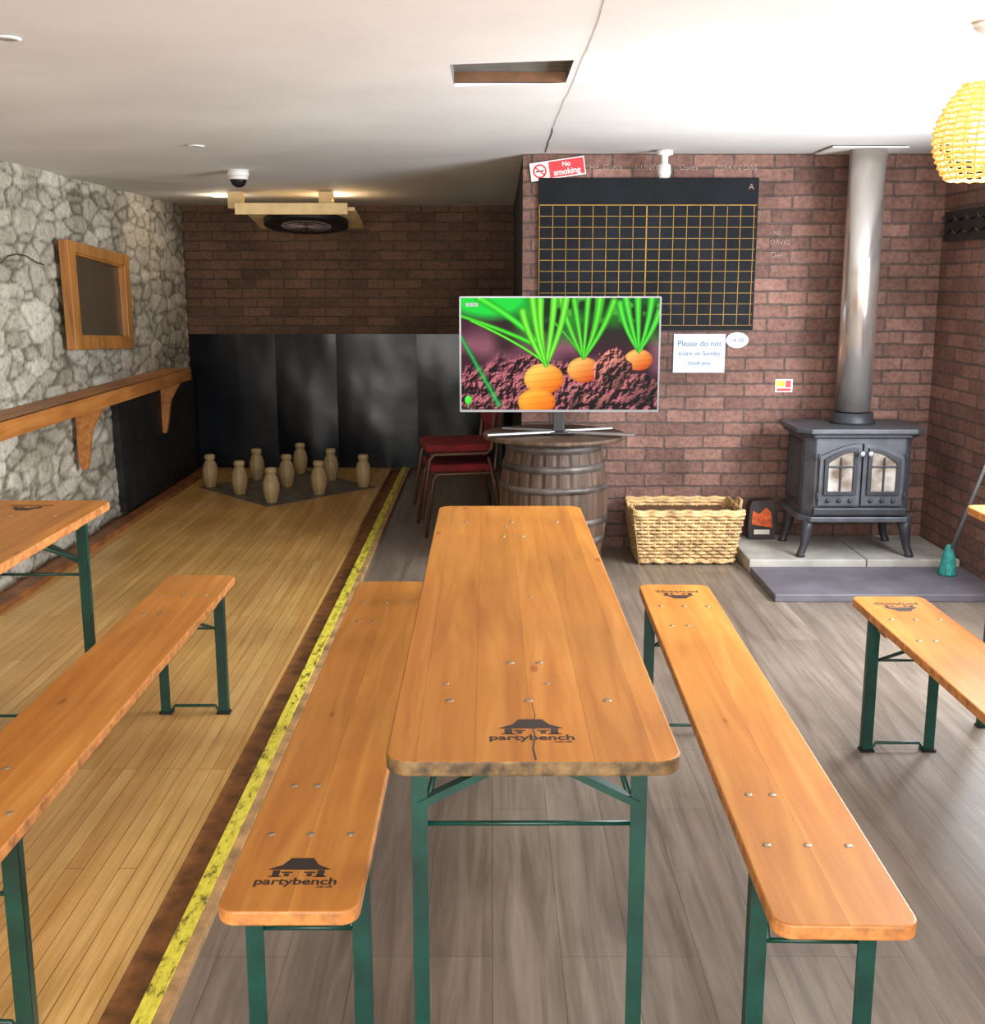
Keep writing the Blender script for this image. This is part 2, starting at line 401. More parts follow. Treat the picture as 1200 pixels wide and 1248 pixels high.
def furniture(name, loc, rz, W, L, H, top, edge, wx, logo_end, table):
    r = root(name, loc, rz)
    T = .028
    b = MB(); b.prism(rrect(W,L,.045 if table else .035), 2, H-T, H, top, edge); b.build('top', r, bevel=.004)
    b = MB()
    for s in (-1,1):
        yl = s*(L/2-.21)
        ps = .03 if table else .034
        zt = H-T
        b2x = wx
        for sx in (-1,1):
            b.box((sx*b2x, yl, zt/2+.004), (ps, .006, zt-.008), m_green)
            b.box((sx*(b2x+ps/2-.003), yl+.013*1, zt/2+.004), (.006, .028, zt-.008), m_green)
            b.box((sx*b2x, yl+.008, .004), (ps+.012,.036,.008), m_black)
        b.bar((-b2x,yl+.01,zt-.012),(b2x,yl+.01,zt-.012),.02,.02,m_green)
        zc_ = .54 if table else .317
        b.tube([(-b2x,yl+.008,zc_),(b2x,yl+.008,zc_)], .005, m_green)
        b.tube([(-b2x,yl+.008,.012),(-b2x*.8,yl+.008,.012),(-b2x*.7,yl+.008,.028),(b2x*.7,yl+.008,.028),(b2x*.8,yl+.008,.012),(b2x,yl+.008,.012)], .006, m_green)
        if table:
            for sx in (-1,1):
                b.bar((sx*b2x,yl+.006,zt-.15),(0,yl+.006,zt-.045),.014,.026,m_green,up=(0,1,0))
        yin = yl - s*(.30 if table else .24)
        if table:
            for sx in (-1,1): b.tube([(sx*b2x*.92,yl+.008,zt-.14),(sx*b2x*.7,yin,zt-.01)], .006, m_green)
        else:
            for sx in (-.8,.8): b.tube([(sx*b2x,yl+.008,zc_),(sx*b2x*.7,yin,zt-.01)], .006, m_green)
        b.build('leg_frame_%d' % (1 if s<0 else 2), r); b = MB()
    for y in (-(L/2-.28), L/2-.28): b.box((0,y,H-T-.011),(W*.86,.07,.022),m_batten)
    b.build('battens', r)
    b = MB()
    for s in (-1,1):
        ya = s*(L/2-.28); yb = s*(L/2-.50)
        A = ((-.15,0,.15) if table else (-.078,0,.078)); B_ = ((-.03,.03) if table else (-.07,-.02))
        for x in A: b.lathe([(.008,0),(.0075,.0012),(.003,.0016)],(x,ya,H),m_screw,12)
        for x in B_: b.lathe([(.008,0),(.0075,.0012),(.003,.0016)],(x,yb,H),m_screw,12)
    if table:
        for x,y in ((-.16,-.73),(.04,-.73),(.02,.75),(-.02,.75),(.03,-.1)): b.lathe([(.006,0),(.005,.0012)],(x,y,H),m_screw,12)
    b.build('screws', r)
    for e in logo_end: logo(r, e*(L/2-.10), H, e>0, .95)
    return r
tb = furniture('folding_trestle_table',(.065,2.88,0),.004,.5,2.21,.76,m_table,m_edge,.205,(-1,),True)
b = MB()
P=[(.003,-1.1),(.0,-1.05),(.006,-1.0),(.002,-.95),(.010,-.9),(.006,-.84)]
for i in range(len(P)-1):
    w=.0016*(1-i/6)
    b.face([b.bm.verts.new(v) for v in ((P[i][0]-w,P[i][1],.7605),(P[i][0]+w,P[i][1],.7605),(P[i+1][0]+w,P[i+1][1],.7605),(P[i+1][0]-w,P[i+1][1],.7605))], m_crack)
b.build('split_crack', tb)
furniture('folding_trestle_table',(-1.60,2.88,.02),0,.5,2.21,.76,m_table,m_bedge,.205,(1,),True)
furniture('folding_trestle_table',(1.935,2.90,0),0,.5,2.21,.76,m_table,m_bedge,.205,(1,),True)
furniture('folding_bench',(-.357,2.89,0),0.002,.247,2.21,.48,m_bench,m_bedge,.103,(-1,),False)
furniture('folding_bench',(.622,2.845,0),-.021,.247,2.21,.48,m_bench,m_bedge,.103,(1,),False)
furniture('folding_bench',(-1.065,2.98,.02),.004,.247,2.21,.46,m_bench,m_bedge,.103,(-1,),False)
furniture('folding_bench',(1.355,2.69,0),0,.247,2.21,.48,m_bench,m_bedge,.103,(1,),False)

# ---------------------------------------------------------------- skittles
b = MB(); b.prism([(-1.55,7.72),(-.88,8.49),(-1.55,9.28),(-2.22,8.49)],2,.02,.024,m_plate); b.build('skittle_plate')
cx, cy = -1.55, 8.49
for (u, v) in ((0,-1),(-.5,-.5),(.5,-.5),(-1,0),(0,0),(1,0),(-.5,.5),(.5,.5),(0,1)):
    b = MB()
    b.lathe([(.036,0),(.040,.004),(.052,.05),(.060,.10),(.058,.14),(.046,.18),(.034,.20),(.033,.208),(.040,.216),(.040,.236),(.034,.246),(.01,.25)],(0,0,0),m_pin,24)
    b.build('skittle_pin', loc=(cx+u*.577, cy+v*.62, .024))

# ---------------------------------------------------------------- black sheets
b = MB()
sx = [XL+.02,-1.78,-1.28,-.62,.0,XP-.01]
for i in range(len(sx)-1):
    xa,xb=sx[i],min(sx[i+1]+.02,XP-.01); NX,NZ=24,30; G=[]
    for a_ in range(NX+1):
        R=[]
        for c_ in range(NZ+1):
            u=a_/NX; w_=c_/NZ; x=xa+(xb-xa)*u; z=.025+1.10*w_
            d=.016*noise.noise(Vector((x*2.0,z*1.7,i*3.1)))+.016*math.sin(math.pi*u)*(1-.6*w_)+.003*noise.noise(Vector((x*7,z*4,i)))
            R.append(b.bm.verts.new((x,YB-.024-d-.004*(i%2),z)))
        G.append(R)
    for a_ in range(NX):
        for c_ in range(NZ): b.face([G[a_][c_],G[a_+1][c_],G[a_+1][c_+1],G[a_][c_+1]],m_rubber,True)
b.build('rubber_backstop')
b = MB(); pr=[]
for i in range(21):
    y = 7.45+ (YB-.06-7.45)*i/20; pr.append((y, .80+.03*math.sin(i*1.3)+random.uniform(-.012,.012)))
b.prism([(7.5,.03)]+[(pr[0][0]+.02,.4)]+pr+[(YB-.06,.03)],0,XL+.005,XL+.05,m_blackr); b.build('wall_left_black_sheet')

# ---------------------------------------------------------------- mirror
r = root('wall_mirror',(XL+.055,7.2,1.445))
b = MB(); ol=[(-.54,-.29),(.54,-.34),(.53,.27),(-.56,.335)]; il=[(-.43,-.22),(.44,-.265),(.43,.20),(-.45,.265)]
b.ring(ol,il,0,-.02,.04,m_frame); b.build('frame',r,bevel=.006)
b = MB(); b.ring([(p[0]*1.02,p[1]*1.02) for p in il],[(p[0]*.96,p[1]*.95) for p in il],0,0,.03,m_frame); b.build('inner_moulding',r,bevel=.004)
b = MB(); b.prism([(p[0]*1.01,p[1]*1.01) for p in il],0,-.015,.004,m_mirror); b.build('glass',r)

# shelf
r = root('wall_shelf',(0,0,0))
b = MB(); b.box((XL+.125,6.9,.885),(.21,3.45,.04),m_shelf); b.box((XL+.22,6.9,.862),(.025,3.45,.086),m_shelf); b.build('board',r,bevel=.004)
for y in (6.75,8.45):
    b = MB(); b.prism([(XL+.03,.865),(XL+.20,.865),(XL+.19,.80),(XL+.12,.68),(XL+.09,.50),(XL+.075,.44),(XL+.045,.44),(XL+.03,.5)],1,y-.02,y+.02,m_shelf); b.build('bracket_%d'%(1 if y<7 else 2),r,bevel=.003)
b = MB(); b.tube([(XL+.02,4.9+i*.12,1.52+.05*math.sin(i*.8)+.012*i+random.uniform(-.01,.01)) for i in range(14)],.003,m_dark,6); b.build('wall_cable')

# ---------------------------------------------------------------- barrel + tv
def barrel():
    b = MB(); prof=[]; H=.71
    for i in range(17):
        t=i/16; r=.248+.05*math.sin(math.pi*t); prof.append((r,H*t))
    n=96; rings=[]
    for r_,z in prof:
        R=[]
        for k in range(n):
            a=2*math.pi*k/n; g=.006 if k%4==0 else 0
            R.append(b.bm.verts.new(((r_-g)*math.cos(a),(r_-g)*math.sin(a),z)))
        rings.append(R)
    for i in range(16):
        for k in range(n): b.face([rings[i][k],rings[i][(k+1)%n],rings[i+1][(k+1)%n],rings[i+1][k]],m_stave,False)
    b.face(rings[0][::-1],m_stave); b.face(rings[-1],m_stave)
    for z,w in ((.03,.045),(.15,.04),(.26,.035),(.44,.035),(.55,.04),(.65,.045)):
        ra=.248+.05*math.sin(math.pi*z/H)+.002; rb=.248+.05*math.sin(math.pi*(z+w)/H)+.002
        b.lathe([(ra,z),(ra+.003,z),(rb+.003,z+w),(rb,z+w)],(0,0,0),m_hoop,48,cap=False)
    b.lathe([(.385,H),(.39,H+.004),(.39,H+.02),(.385,H+.024)],(0,0,0),m_stave,48)
    return b.build('wooden_barrel',loc=(.335,6.19,0))
barrel()

def tv_img(W,H):
    u,v=np.meshgrid(np.linspace(0,1,W),np.linspace(0,1,H)); asp=16/9
    def nz(sc,seed):
        rs=np.random.RandomState(seed); g=rs.rand(int(9*sc)+2,int(16*sc)+2)
        x=u*(g.shape[1]-1.01); y=v*(g.shape[0]-1.01); xi=x.astype(int); yi=y.astype(int); fx=x-xi; fy=y-yi
        fx=fx*fx*(3-2*fx); fy=fy*fy*(3-2*fy)
        return (g[yi,xi]*(1-fx)+g[yi,xi+1]*fx)*(1-fy)+(g[yi+1,xi]*(1-fx)+g[yi+1,xi+1]*fx)*fy
    n1=nz(.5,1); n2=nz(1.6,2); n3=nz(3.5,3); n4=nz(8,5)
    hgt=n2*1.0+n3*.55+n4*.22
    gy,gx=np.gradient(hgt); lit=np.clip(.42-(gx*W/400+gy*H/225)*9,0,1)
    C=np.zeros((H,W,3))
    def put(col,a):
        nonlocal C; a=np.clip(a,0,1)[...,None]; col=np.array(col) if not isinstance(col,np.ndarray) else col
        C=C*(1-a)+col*a
    put((58,28,38),np.ones((H,W)))
    put((150,92,110),np.clip((n1-.35)*1.6,0,.8)*np.clip((v-.15)*4,0,1))
    put((10,44,12),(1-v/.45)*np.clip((u-.1)*4,0,1)*1.2)
    put((40,185,34),np.clip((n1-.3)*2.4,0,1)*np.clip(1.25-v/.36,0,1)*np.clip((u-.15)*5,0,1))
    put((120,230,80),np.clip((n2-.6)*3,0,.7)*np.clip(1.1-v/.36,0,1)*np.clip((u-.3)*5,0,1))
    put((30,205,60),np.clip(1-((u-.14)/.26)**2-((v+.0)/.22)**2,0,1)*1.6)
    soil=np.clip((v-(.60-.12*np.sin(u*5)+.10*(n2-.5)))*12,0,1)
    def soilcol(dk,lt): return np.array(dk)*(1-lit[...,None])+np.array(lt)*lit[...,None]
    put(soilcol((26,8,14),(186,104,112)),soil)
    def seg(a,b_,w0,w1,col,soft=.006,bend=0):
        K=8 if bend else 1
        mid=((a[0]+b_[0])/2+bend,(a[1]+b_[1])/2)
        def q(t): return tuple((1-t)**2*a[i]+2*t*(1-t)*mid[i]+t*t*b_[i] for i in (0,1))
        best=np.full((H,W),9.); 
        for i in range(K):
            p0,p1=q(i/K),q((i+1)/K); wa=w0+(w1-w0)*i/K; wb=w0+(w1-w0)*(i+1)/K
            ax,ay=p0[0]*asp,p0[1]; bx,by=p1[0]*asp,p1[1]; px=u*asp-ax; py=v-ay; dx,dy=bx-ax,by-ay
            t=np.clip((px*dx+py*dy)/(dx*dx+dy*dy),0,1); d=np.hypot(px-t*dx,py-t*dy)/(wa+(wb-wa)*t); best=np.minimum(best,d)
        wm=(w0+w1)/2
        sh=np.clip(1-best,0,1)[...,None]; colr=np.array(col)*(.55+.6*sh**.7)+np.array((70,40,30))*np.clip(sh-.55,0,1)
        put(colr,(1-best)*wm/soft)
    def blob(c,rx,ry,col,hi,ns=0):
        X=(u-c[0])/rx; Y=(v-c[1])/ry; d=np.sqrt(X*X+Y*Y)+ns*(n3-.5)
        sh=np.clip(.55-.45*X-.5*Y,0,1)[...,None]
        if ns: 
            colr=soilcol(tuple(x*.3 for x in col),hi)*(.55+.6*sh)
        else:
            colr=np.array(col)*(1-sh)+np.array(hi)*sh
            colr=colr*(1-.25*np.clip(d-.7,0,1)[...,None]*2)*(1-.10*(np.sin(Y*14+X*2)>.86)[...,None])
        put(colr,(1-d)*14)
    seg((.0,.35),(.19,.95),.03,.045,(14,150,60),.04)
    seg((.62,.54),(.45,.18),.014,.018,(50,160,36),.01,.02)
    seg((.0,.16),(.38,.42),.02,.03,(50,185,34),.012,.04)
    seg((.09,.0),(.38,.38),.05,.03,(50,195,44),.02,.05)
    blob((.62,.64),.085,.12,(206,84,22),(255,186,96))
    blob((.90,.55),.075,.10,(206,84,22),(255,186,96))
    for e,w,bd in (((.50,.0),.034,-.02),((.57,.02),.03,.0),((.70,.0),.045,.03),((.77,.03),.036,.03),((.64,.0),.03,.0)):
        seg((.62,.54),e,.014,w*1.2,(66,188,40),.01,bd)
    for e,bd in (((.80,.05),-.03),((.83,.0),-.01),((.89,.0),0),((.96,.0),.02),((1.0,.12),.02)): seg((.90,.48),e,.014,.042,(56,190,46),.01,bd)
    blob((.42,.72),.105,.145,(232,110,16),(255,200,90)); blob((.385,.93),.10,.13,(232,104,12),(255,176,56))
    for e,bd in (((.53,.0),.03),((.47,.0),.01),((.40,.02),-.02),((.31,.12),-.03),((.36,.0),-.02)): seg((.43,.60),e,.02,.042,(92,208,48),.01,bd)
    seg((.43,.58),(.05,.20),.016,.016,(70,195,40),.008,.05)
    blob((.77,.64),.10,.19,(120,52,48),(206,128,116),.35); blob((.91,.82),.10,.16,(70,34,38),(160,92,96),.35)
    blob((.58,.88),.08,.11,(80,40,44),(176,104,108),.35); blob((.70,.93),.08,.09,(90,44,44),(176,106,100),.35)
    for i in range(3): 
        m_=((abs(u-(.032+i*.022))<.009)&(abs(v-.06)<.018)); C[m_]=(190,190,190)
    blob((.035,.91),.018,.04,(60,220,50),(90,240,80)); seg((.035,.93),(.035,.985),.006,.006,(60,220,50))
    C=np.clip(C,0,255)/255
    return np.where(C<=.04045,C/12.92,((C+.055)/1.055)**2.4)
r = root('television',(.357,6.10,0),.0)
TW,TH,ZC = 1.06,.605,1.163
b = MB(); b.box((0,.02,ZC),(TW,.035,TH),m_black); b.box((0,.05,ZC-.05),(TW*.6,.05,TH*.55),m_black); b.build('housing',r,bevel=.004)
b = MB(); b.ring(rrect(TW+.004,TH+.004,.006,2,0,ZC),rrect(TW-.014,TH-.016,.003,2,0,ZC+.002),1,-.004,.01,m_bezel); b.build('bezel',r)
GW,GH=480,270; img=tv_img(GW,GH); sw,sh=TW-.014,TH-.016
vs=[(-sw/2+sw*i/(GW-1),0.0,ZC+.002+sh/2-sh*j/(GH-1)) for j in range(GH) for i in range(GW)]
fs=[(j*GW+i,(j+1)*GW+i,(j+1)*GW+i+1,j*GW+i+1) for j in range(GH-1) for i in range(GW-1)]
me=bpy.data.meshes.new('screen'); me.from_pydata(vs,[],fs)
ca=me.color_attributes.new('picture','FLOAT_COLOR','POINT'); arr=np.ones((GH*GW,4)); arr[:,:3]=img.reshape(-1,3); ca.data.foreach_set('color',arr.ravel())
k=NT('lit_screen',.6,spec=.05); a=k.n('ShaderNodeVertexColor'); a.layer_name='picture'; k.b.inputs['Base Color'].default_value=(.005,.005,.005,1)
k.l(a.outputs['Color'],k.b.inputs['Emission Color']); k.b.inputs['Emission Strength'].default_value=1.25; me.materials.append(k.m)
o=bpy.data.objects.new('screen',me); COL.objects.link(o); o.parent=r
b = MB(); b.box((0,.04,.82),(.06,.03,.14),m_black)
b.box((0,.03,.747),(.16,.12,.014),m_black)
for s in (-1,1):
    b.bar((s*.03,.0,.752),(s*.39,-.13,.752),.045,.012,m_silver); b.bar((s*.03,.05,.752),(s*.30,.16,.752),.03,.012,m_silver)
b.build('stand',r,bevel=.003)

# ---------------------------------------------------------------- chairs
def chair(loc, rz):
    r=root('stacking_chair',loc,rz)
    b=MB(); b.prism(rrect(.42,.42,.06),2,.40,.45,m_red); b.build('seat',r,bevel=.015,seg=3)
    b=MB(); b.prism(rrect(.40,.30,.05,6,0,.70),1,.19,.225,m_red); b.build('backrest',r,bevel=.012,seg=3)
    b=MB()
    for s in (-1,1):
        b.tube([(s*.225,-.24,0),(s*.215,-.19,.36),(s*.215,-.16,.39),(s*.215,.16,.39),(s*.215,.19,.42),(s*.20,.235,.84)],.011,m_brownm)
        b.tube([(s*.225,.26,0),(s*.215,.17,.37)],.011,m_brownm)
    b.tube([(-.215,-.17,.385),(.215,-.17,.385)],.010,m_brownm); b.tube([(-.215,.14,.385),(.215,.14,.385)],.010,m_brownm)
    b.tube([(-.20,.235,.84),(-.15,.24,.87),(.15,.24,.87),(.20,.235,.84)],.011,m_brownm)
    b.build('frame',r); return r
chair((-.21,7.1,0),math.radians(-80)); chair((-.23,7.08,.125),math.radians(-80))

# ---------------------------------------------------------------- chalkboard + wall things
yw = YW
r = root('chalk_scoreboard',(0,yw,0))
b=MB(); b.box((.87,-.012,1.691),(1.225,.02,.836),m_board); b.build('panel',r,bevel=.002)
b=MB(); gx0,gx1,gz0,gz1=.262,1.475,1.30,1.962
nx=17
for i in range(nx):
    x=gx0+.075*i; 
    if x<gx1: b.box((x,-.0228,(gz0+gz1)/2),(.0032 if i!=8 else .0065,.0012,gz1-gz0),m_yel)
for j in range(12):
    z=gz1-(gz1-gz0)*j/11; b.box(((gx0+gx1)/2,-.0228,z),(gx1-gx0,.0012,.0028 if j else .005),m_yel)
b.build('grid_lines',r)
text('chalk_mark','A',.03,(1.44,-.0235,2.06),(math.pi/2,0,0),m_fchalk,r)
r = root('chalk_writing',(0,yw-.004,0))
for s,x,z,w in (('SHE  Gazza',.62,2.165,.2),('GUNSY',.86,2.165,.13),('Gunts',1.09,2.165,.10),('MAKIN DAS',1.36,2.165,.22),('ME',1.60,1.81,.04),('DAVID',1.62,1.76,.11),('Del',1.60,1.69,.06)):
    text('word',s,w,(x,0,z),(math.pi/2,0,0),m_fchalk,r)
r = root('no_smoking_sign',(.362,yw-.012,2.158)); r.rotation_euler=(0,-math.radians(8),0)
b=MB(); b.box((0,0,0),(.305,.006,.098),m_white); b.build('plate',r)
b=MB(); b.box((.05,-.0035,0),(.195,.002,.086),m_signred); 
b.ring([(-.1+.038*math.cos(t*math.pi/12),.038*math.sin(t*math.pi/12)) for t in range(24)],[(-.1+.029*math.cos(t*math.pi/12),.029*math.sin(t*math.pi/12)) for t in range(24)],1,-.005,-.003,m_signred)
b.bar((-.124,-.004,.024),(-.076,-.004,-.024),.007,.002,m_signred,up=(0,1,0)); b.box((-.1,-.0035,0),(.045,.001,.008),m_black); b.build('print',r)
text('sign_text_1','No',.045,(.05,-.005,.020),(math.pi/2,0,0),m_white,r,bold=.02); text('sign_text_2','smoking',.15,(.05,-.005,-.020),(math.pi/2,0,0),m_white,r,bold=.02)
r = root('paper_notice',(1.185,yw-.006,1.14))
b=MB(); b.box((0,0,0),(.295,.004,.22),m_paper); b.build('sheet',r)
for s,z,w in (('Please do not',.055,.25),('score on Sunday',.0,.24),('thank you',-.055,.13)): text('handwriting',s,w,(0,-.004,z),(math.pi/2,0,0),m_blue,r)
r = root('oval_notice',(1.40,yw-.006,1.215))
b=MB(); b.prism([(.065*math.cos(t*math.pi/12),.045*math.sin(t*math.pi/12)) for t in range(24)],1,-.003,.003,m_paper); b.build('sheet',r)
text('handwriting','16.50',.07,(0,-.004,0),(math.pi/2,0,0),m_blue,r)
b=MB(); b.box((1.68,yw-.004,.955),(.10,.006,.075),m_white); b.box((1.66,yw-.008,.968),(.05,.002,.035),m_yellow); b.box((1.705,yw-.008,.965),(.03,.002,.04),m_signred); b.box((1.68,yw-.008,.932),(.08,.002,.016),m_signred); b.build('safety_label')
b=MB(); b.lathe([(.045,2.238),(.045,2.215),(.02,2.21),(.018,2.17),(.034,2.16),(.036,2.12),(.028,2.095)],(.93,6.42,0),m_white,20); b.build('motion_sensor')

# ---------------------------------------------------------------- stove
SX,SY=1.97,6.235
r = root('wood_burning_stove',(SX,SY,.078))
b=MB()
b.prism([(-.29,.20),(-.29,-.14),(-.24,-.20),(.24,-.20),(.29,-.14),(.29,.20)],2,.215,.665,m_iron)
b.build('body',r,bevel=.008)
b=MB(); b.prism([(-.345,.23),(-.345,-.17),(-.28,-.245),(.28,-.245),(.345,-.17),(.345,.23)],2,.672,.70,m_iron)
b.prism([(-.32,.215),(-.32,-.155),(-.26,-.225),(.26,-.225),(.32,-.155),(.32,.215)],2,.648,.672,m_iron2); b.build('top_plate',r,bevel=.006)
b=MB(); b.prism([(-.315,.22),(-.315,-.16),(-.26,-.235),(.26,-.235),(.315,-.16),(.315,.22)],2,.195,.225,m_iron)
b.box((0,-.225,.255),(.50,.03,.04),m_iron2); b.build('base_plate',r,bevel=.006)
def arch(cx,z0,w,h,a,flip=1,n=8,inset=0):
    w-=2*inset; z0+=inset; h-=2*inset
    P=[(cx-w/2,z0),(cx+w/2,z0)]
    for i in range(n+1):
        t=i/n; x=cx+w/2-w*t
        s=(t if flip>0 else 1-t)
        P.append((x,z0+h-a*(1-math.sin(s*math.pi/2))))
    return P
b=MB(); gb=MB()
for s in (-1,1):
    cx_=s*.115; f = 1 if s>0 else -1
    b.prism(arch(cx_,.285,.222,.335,.07,f),1,-.228,-.20,m_iron)
    b.ring(arch(cx_,.345,.175,.255,.06,f),arch(cx_,.345,.175,.255,.06,f,inset=.022),1,-.243,-.226,m_iron2)
    gb.prism(arch(cx_,.36,.145,.225,.055,f),1,-.232,-.2285,m_glass)
    b.box((cx_,-.238,.50),(.15,.008,.010),m_iron2); b.box((cx_,-.238,.45),(.010,.008,.2),m_iron2)
    for x in (-.06,.0,.06): b.lathe([(.012,0),(.012,-.012),(.006,-.016)],(cx_+x,-.228,.315),m_iron2,12,ax=1)
    b.lathe([(.006,0),(.006,-.03),(.014,-.034),(.017,-.045),(.012,-.056)],(s*.022,-.243,.575),m_silver,14,ax=1)
    for z in (.34,.55): b.tube([(s*.232,-.232,z-.018),(s*.232,-.232,z+.018)],.008,m_iron2)
b.build('doors',r,bevel=.003); gb.build('door_glass',r)
b=MB()
for sx_,sy_ in ((-1,-1),(1,-1),(-1,1),(1,1)):
    x,y=sx_*.255,sy_*.175
    b.tube([(x,y,.21),(x+sx_*.012,y+sy_*.008,.15),(x+sx_*.022,y+sy_*.015,.06),(x+sx_*.04,y+sy_*.02,.012),(x+sx_*.04,y+sy_*.02,0)],[.042,.034,.022,.022,.027],m_iron2,8)
b.build('legs',r)
b=MB(); 
for s in (-1,1): b.ring([(-.11,.26),(.17,.26),(.17,.62),(-.11,.62)],[(-.08,.29),(.14,.29),(.14,.59),(-.08,.59)],0,s*.29-.006,s*.29+.006,m_iron2)
b.lathe([(.125,.70),(.125,.715),(.112,.73),(.112,.76)],(.02,.06,0),m_iron2,28); b.build('collar',r)
b=MB(); b.lathe([(.096,.76+.085),(.096,2.235)],(1.99,6.295,0),m_flue,48)
b.build('flue_pipe')
b=MB(); b.box((1.97,6.36,2.231),(.40,.34,.008),m_ceil); b.build('ceiling_flue_plate',bevel=.003)
b=MB(); b.box((1.70,6.28,.0375),(.63,.61,.075),m_stone); b.box((2.27,6.28,.0375),(.50,.61,.075),m_stone); b.build('stone_hearth',bevel=.006)
b=MB(); b.box((1.955,5.68,.02),(1.14,.56,.04),m_slate); b.build('slate_hearth_slab',bevel=.005)
b=MB(); b.prism([(-.075,0),(.075,0),(.082,.08),(.07,.2),(.06,.235),(-.06,.225),(-.072,.2),(-.08,.08)],1,-.04,.04,m_bag)
b.prism([(-.06,.09),(.062,.07),(.05,.16),(.02,.19),(-.02,.15),(-.055,.17)],1,-.043,-.040,m_orange); b.box((0,-.042,.045),(.09,.002,.028),m_white); b.build('kindling_bag',loc=(1.56,6.50,.076),bevel=.006)

# ---------------------------------------------------------------- basket
r=root('wicker_basket',(1.075,6.33,0))
b=MB(); W0,D0,W1,D1,HH=.52,.34,.60,.42,.29
def per(w,d,t):
    P=2*(w+d); s=t*P
    if s<w: return (-w/2+s,-d/2,0,-1)
    s-=w
    if s<d: return (w/2,-d/2+s,1,0)
    s-=d
    if s<w: return (w/2-s,d/2,0,1)
    s-=w; return (-w/2,d/2-s,-1,0)
NS=56; rows=13
for j in range(rows):
    t=(j+.5)/rows; w=W0+(W1-W0)*t; d=D0+(D1-D0)*t; z=.02+(HH-.03)*t; pts=[]
    for q in range(NS*2):
        x,y,nx_,ny_=per(w,d,q/(NS*2)); o_=.007*(1 if ((q//2)+j)%2 else -1)*(1 if q%2==0 else .1)
        pts.append((x+nx_*o_,y+ny_*o_,z+random.uniform(-.0015,.0015)))
    b.tube(pts,.0088,m_wick,6,closed=True)
for q in range(NS):
    x,y,_,_=per(W0,D0,q/NS); x2,y2,_,_=per(W1,D1,q/NS); b.tube([(x,y,.005),(x2,y2,HH)],.005,m_wick,5)
for dz,rr_ in ((0,.014),(.016,.012),(-.27,.013)):
    w,d=(W1,D1) if dz>-.1 else (W0,D0)
    pts=[]
    for q in range(80):
        x,y,nx_,ny_=per(w,d,q/80); o_=.004*math.sin(q*1.6); pts.append((x+nx_*o_,y+ny_*o_,HH+dz+.004*math.cos(q*1.6)))
    b.tube(pts,rr_,m_wick,6,closed=True)
b.build('weave',r)
b=MB(); b.box((0,0,.14),(.50,.32,.26),m_wickd); b.build('dark_inner_box',r)  # solid box added; its dark colour stands in for the shaded basket inside
b=MB()
for s in (-1,1): b.tube([(s*(W1/2+.005),-.07,HH-.01),(s*(W1/2+.02),-.05,HH+.05),(s*(W1/2+.02),.05,HH+.05),(s*(W1/2+.005),.07,HH-.01)],.010,m_wick,6)
b.build('handles',r)

# broom
r=root('hearth_broom',(0,0,0))
b=MB(); b.tube([(2.385,5.78,.17),(2.50,5.48,.98)],.009,m_grey); b.build('handle',r)
b=MB(); b.lathe([(.012,.20),(.022,.18),(.032,.14),(.045,.05),(.05,.042)],(2.38,5.79,0),m_teal,14)
for i in range(60):
    a=random.random()*6.28; q=random.random()**.5*.042; b.tube([(2.38+q*.7*math.cos(a),5.79+q*.7*math.sin(a),.12),(2.38+q*1.2*math.cos(a),5.79+q*1.2*math.sin(a),.041)],.003,m_teal,4)
b.build('bristles',r)
r=root('coat_rack',(XR-.015,6.1,1.84))
b=MB(); b.box((0,0,0),(.03,.8,.16),m_dark)
for i in range(5):
    y=-.3+i*.15; b.tube([(-.015,y,.03),(-.05,y,.02),(-.065,y,.05)],.006,m_black,6); b.tube([(-.015,y,-.02),(-.05,y,-.05),(-.07,y,-.03)],.006,m_black,6)
b.build('rail',r)

# ---------------------------------------------------------------- ceiling fixtures
czv=cz(-1.47,6.9)
r=root('security_camera',(-1.47,6.85,czv))
b=MB(); b.lathe([(.062,0),(.062,-.03),(.056,-.04)],(0,0,0),m_white,24); b.build('base',r)
b=MB(); b.lathe([(.050,-.04),(.048,-.06),(.036,-.085),(.015,-.098)],(0,0,0),m_black,20); b.lathe([(.056,-.035),(.056,-.052),(.045,-.056)],(0,0,0),m_white,20); b.build('dome',r)
for x,y in ((-1.42,5.7),(-1.31,3.26)):
    z=cz(x,y); b=MB(); b.lathe([(.04,0),(.042,-.004),(.032,-.008),(.027,-.004)],(0,0,0),m_white,20); b.lathe([(.026,-.0045),(.024,-.006)],(0,0,0),m_silver,16); b.build('recessed_spotlight',loc=(x,y,z))
r=root('dartboard_cabinet',(-1.34,7.85,2.03))
b=MB(); b.box((0,0,-.01),(.75,.03,.075),m_cab); b.build('front_rail',r,bevel=.003)
tilt=Matrix.Rotation(-math.radians(9),3,'X')
b=MB(); b.box((0.05,.30,-.055),(.74,.58,.025),m_cab,tilt); b.build('backing_board',r,bevel=.003)
b=MB(); 
def disc(rad,z,m,th=.03):
    A=[];B=[]
    for kq in range(40):
        a=kq*math.pi/20; A.append(b.bm.verts.new(Vector((.05,.30,-.055))+tilt@Vector((rad*math.cos(a),rad*math.sin(a),z)))); B.append(b.bm.verts.new(Vector((.05,.30,-.055))+tilt@Vector((rad*math.cos(a),rad*math.sin(a),z-th))))
    b.face(B,m); 
    for kq in range(40): b.face([A[kq],A[(kq+1)%40],B[(kq+1)%40],B[kq]],m)
disc(.29,-.013,m_black,.04)
for rr_,mm in ((.17,m_chalk),(.162,m_black),(.105,m_chalk),(.097,m_black),(.02,m_signred)): disc(rr_,-.054,mm,.0015+(.17-rr_)*.01)
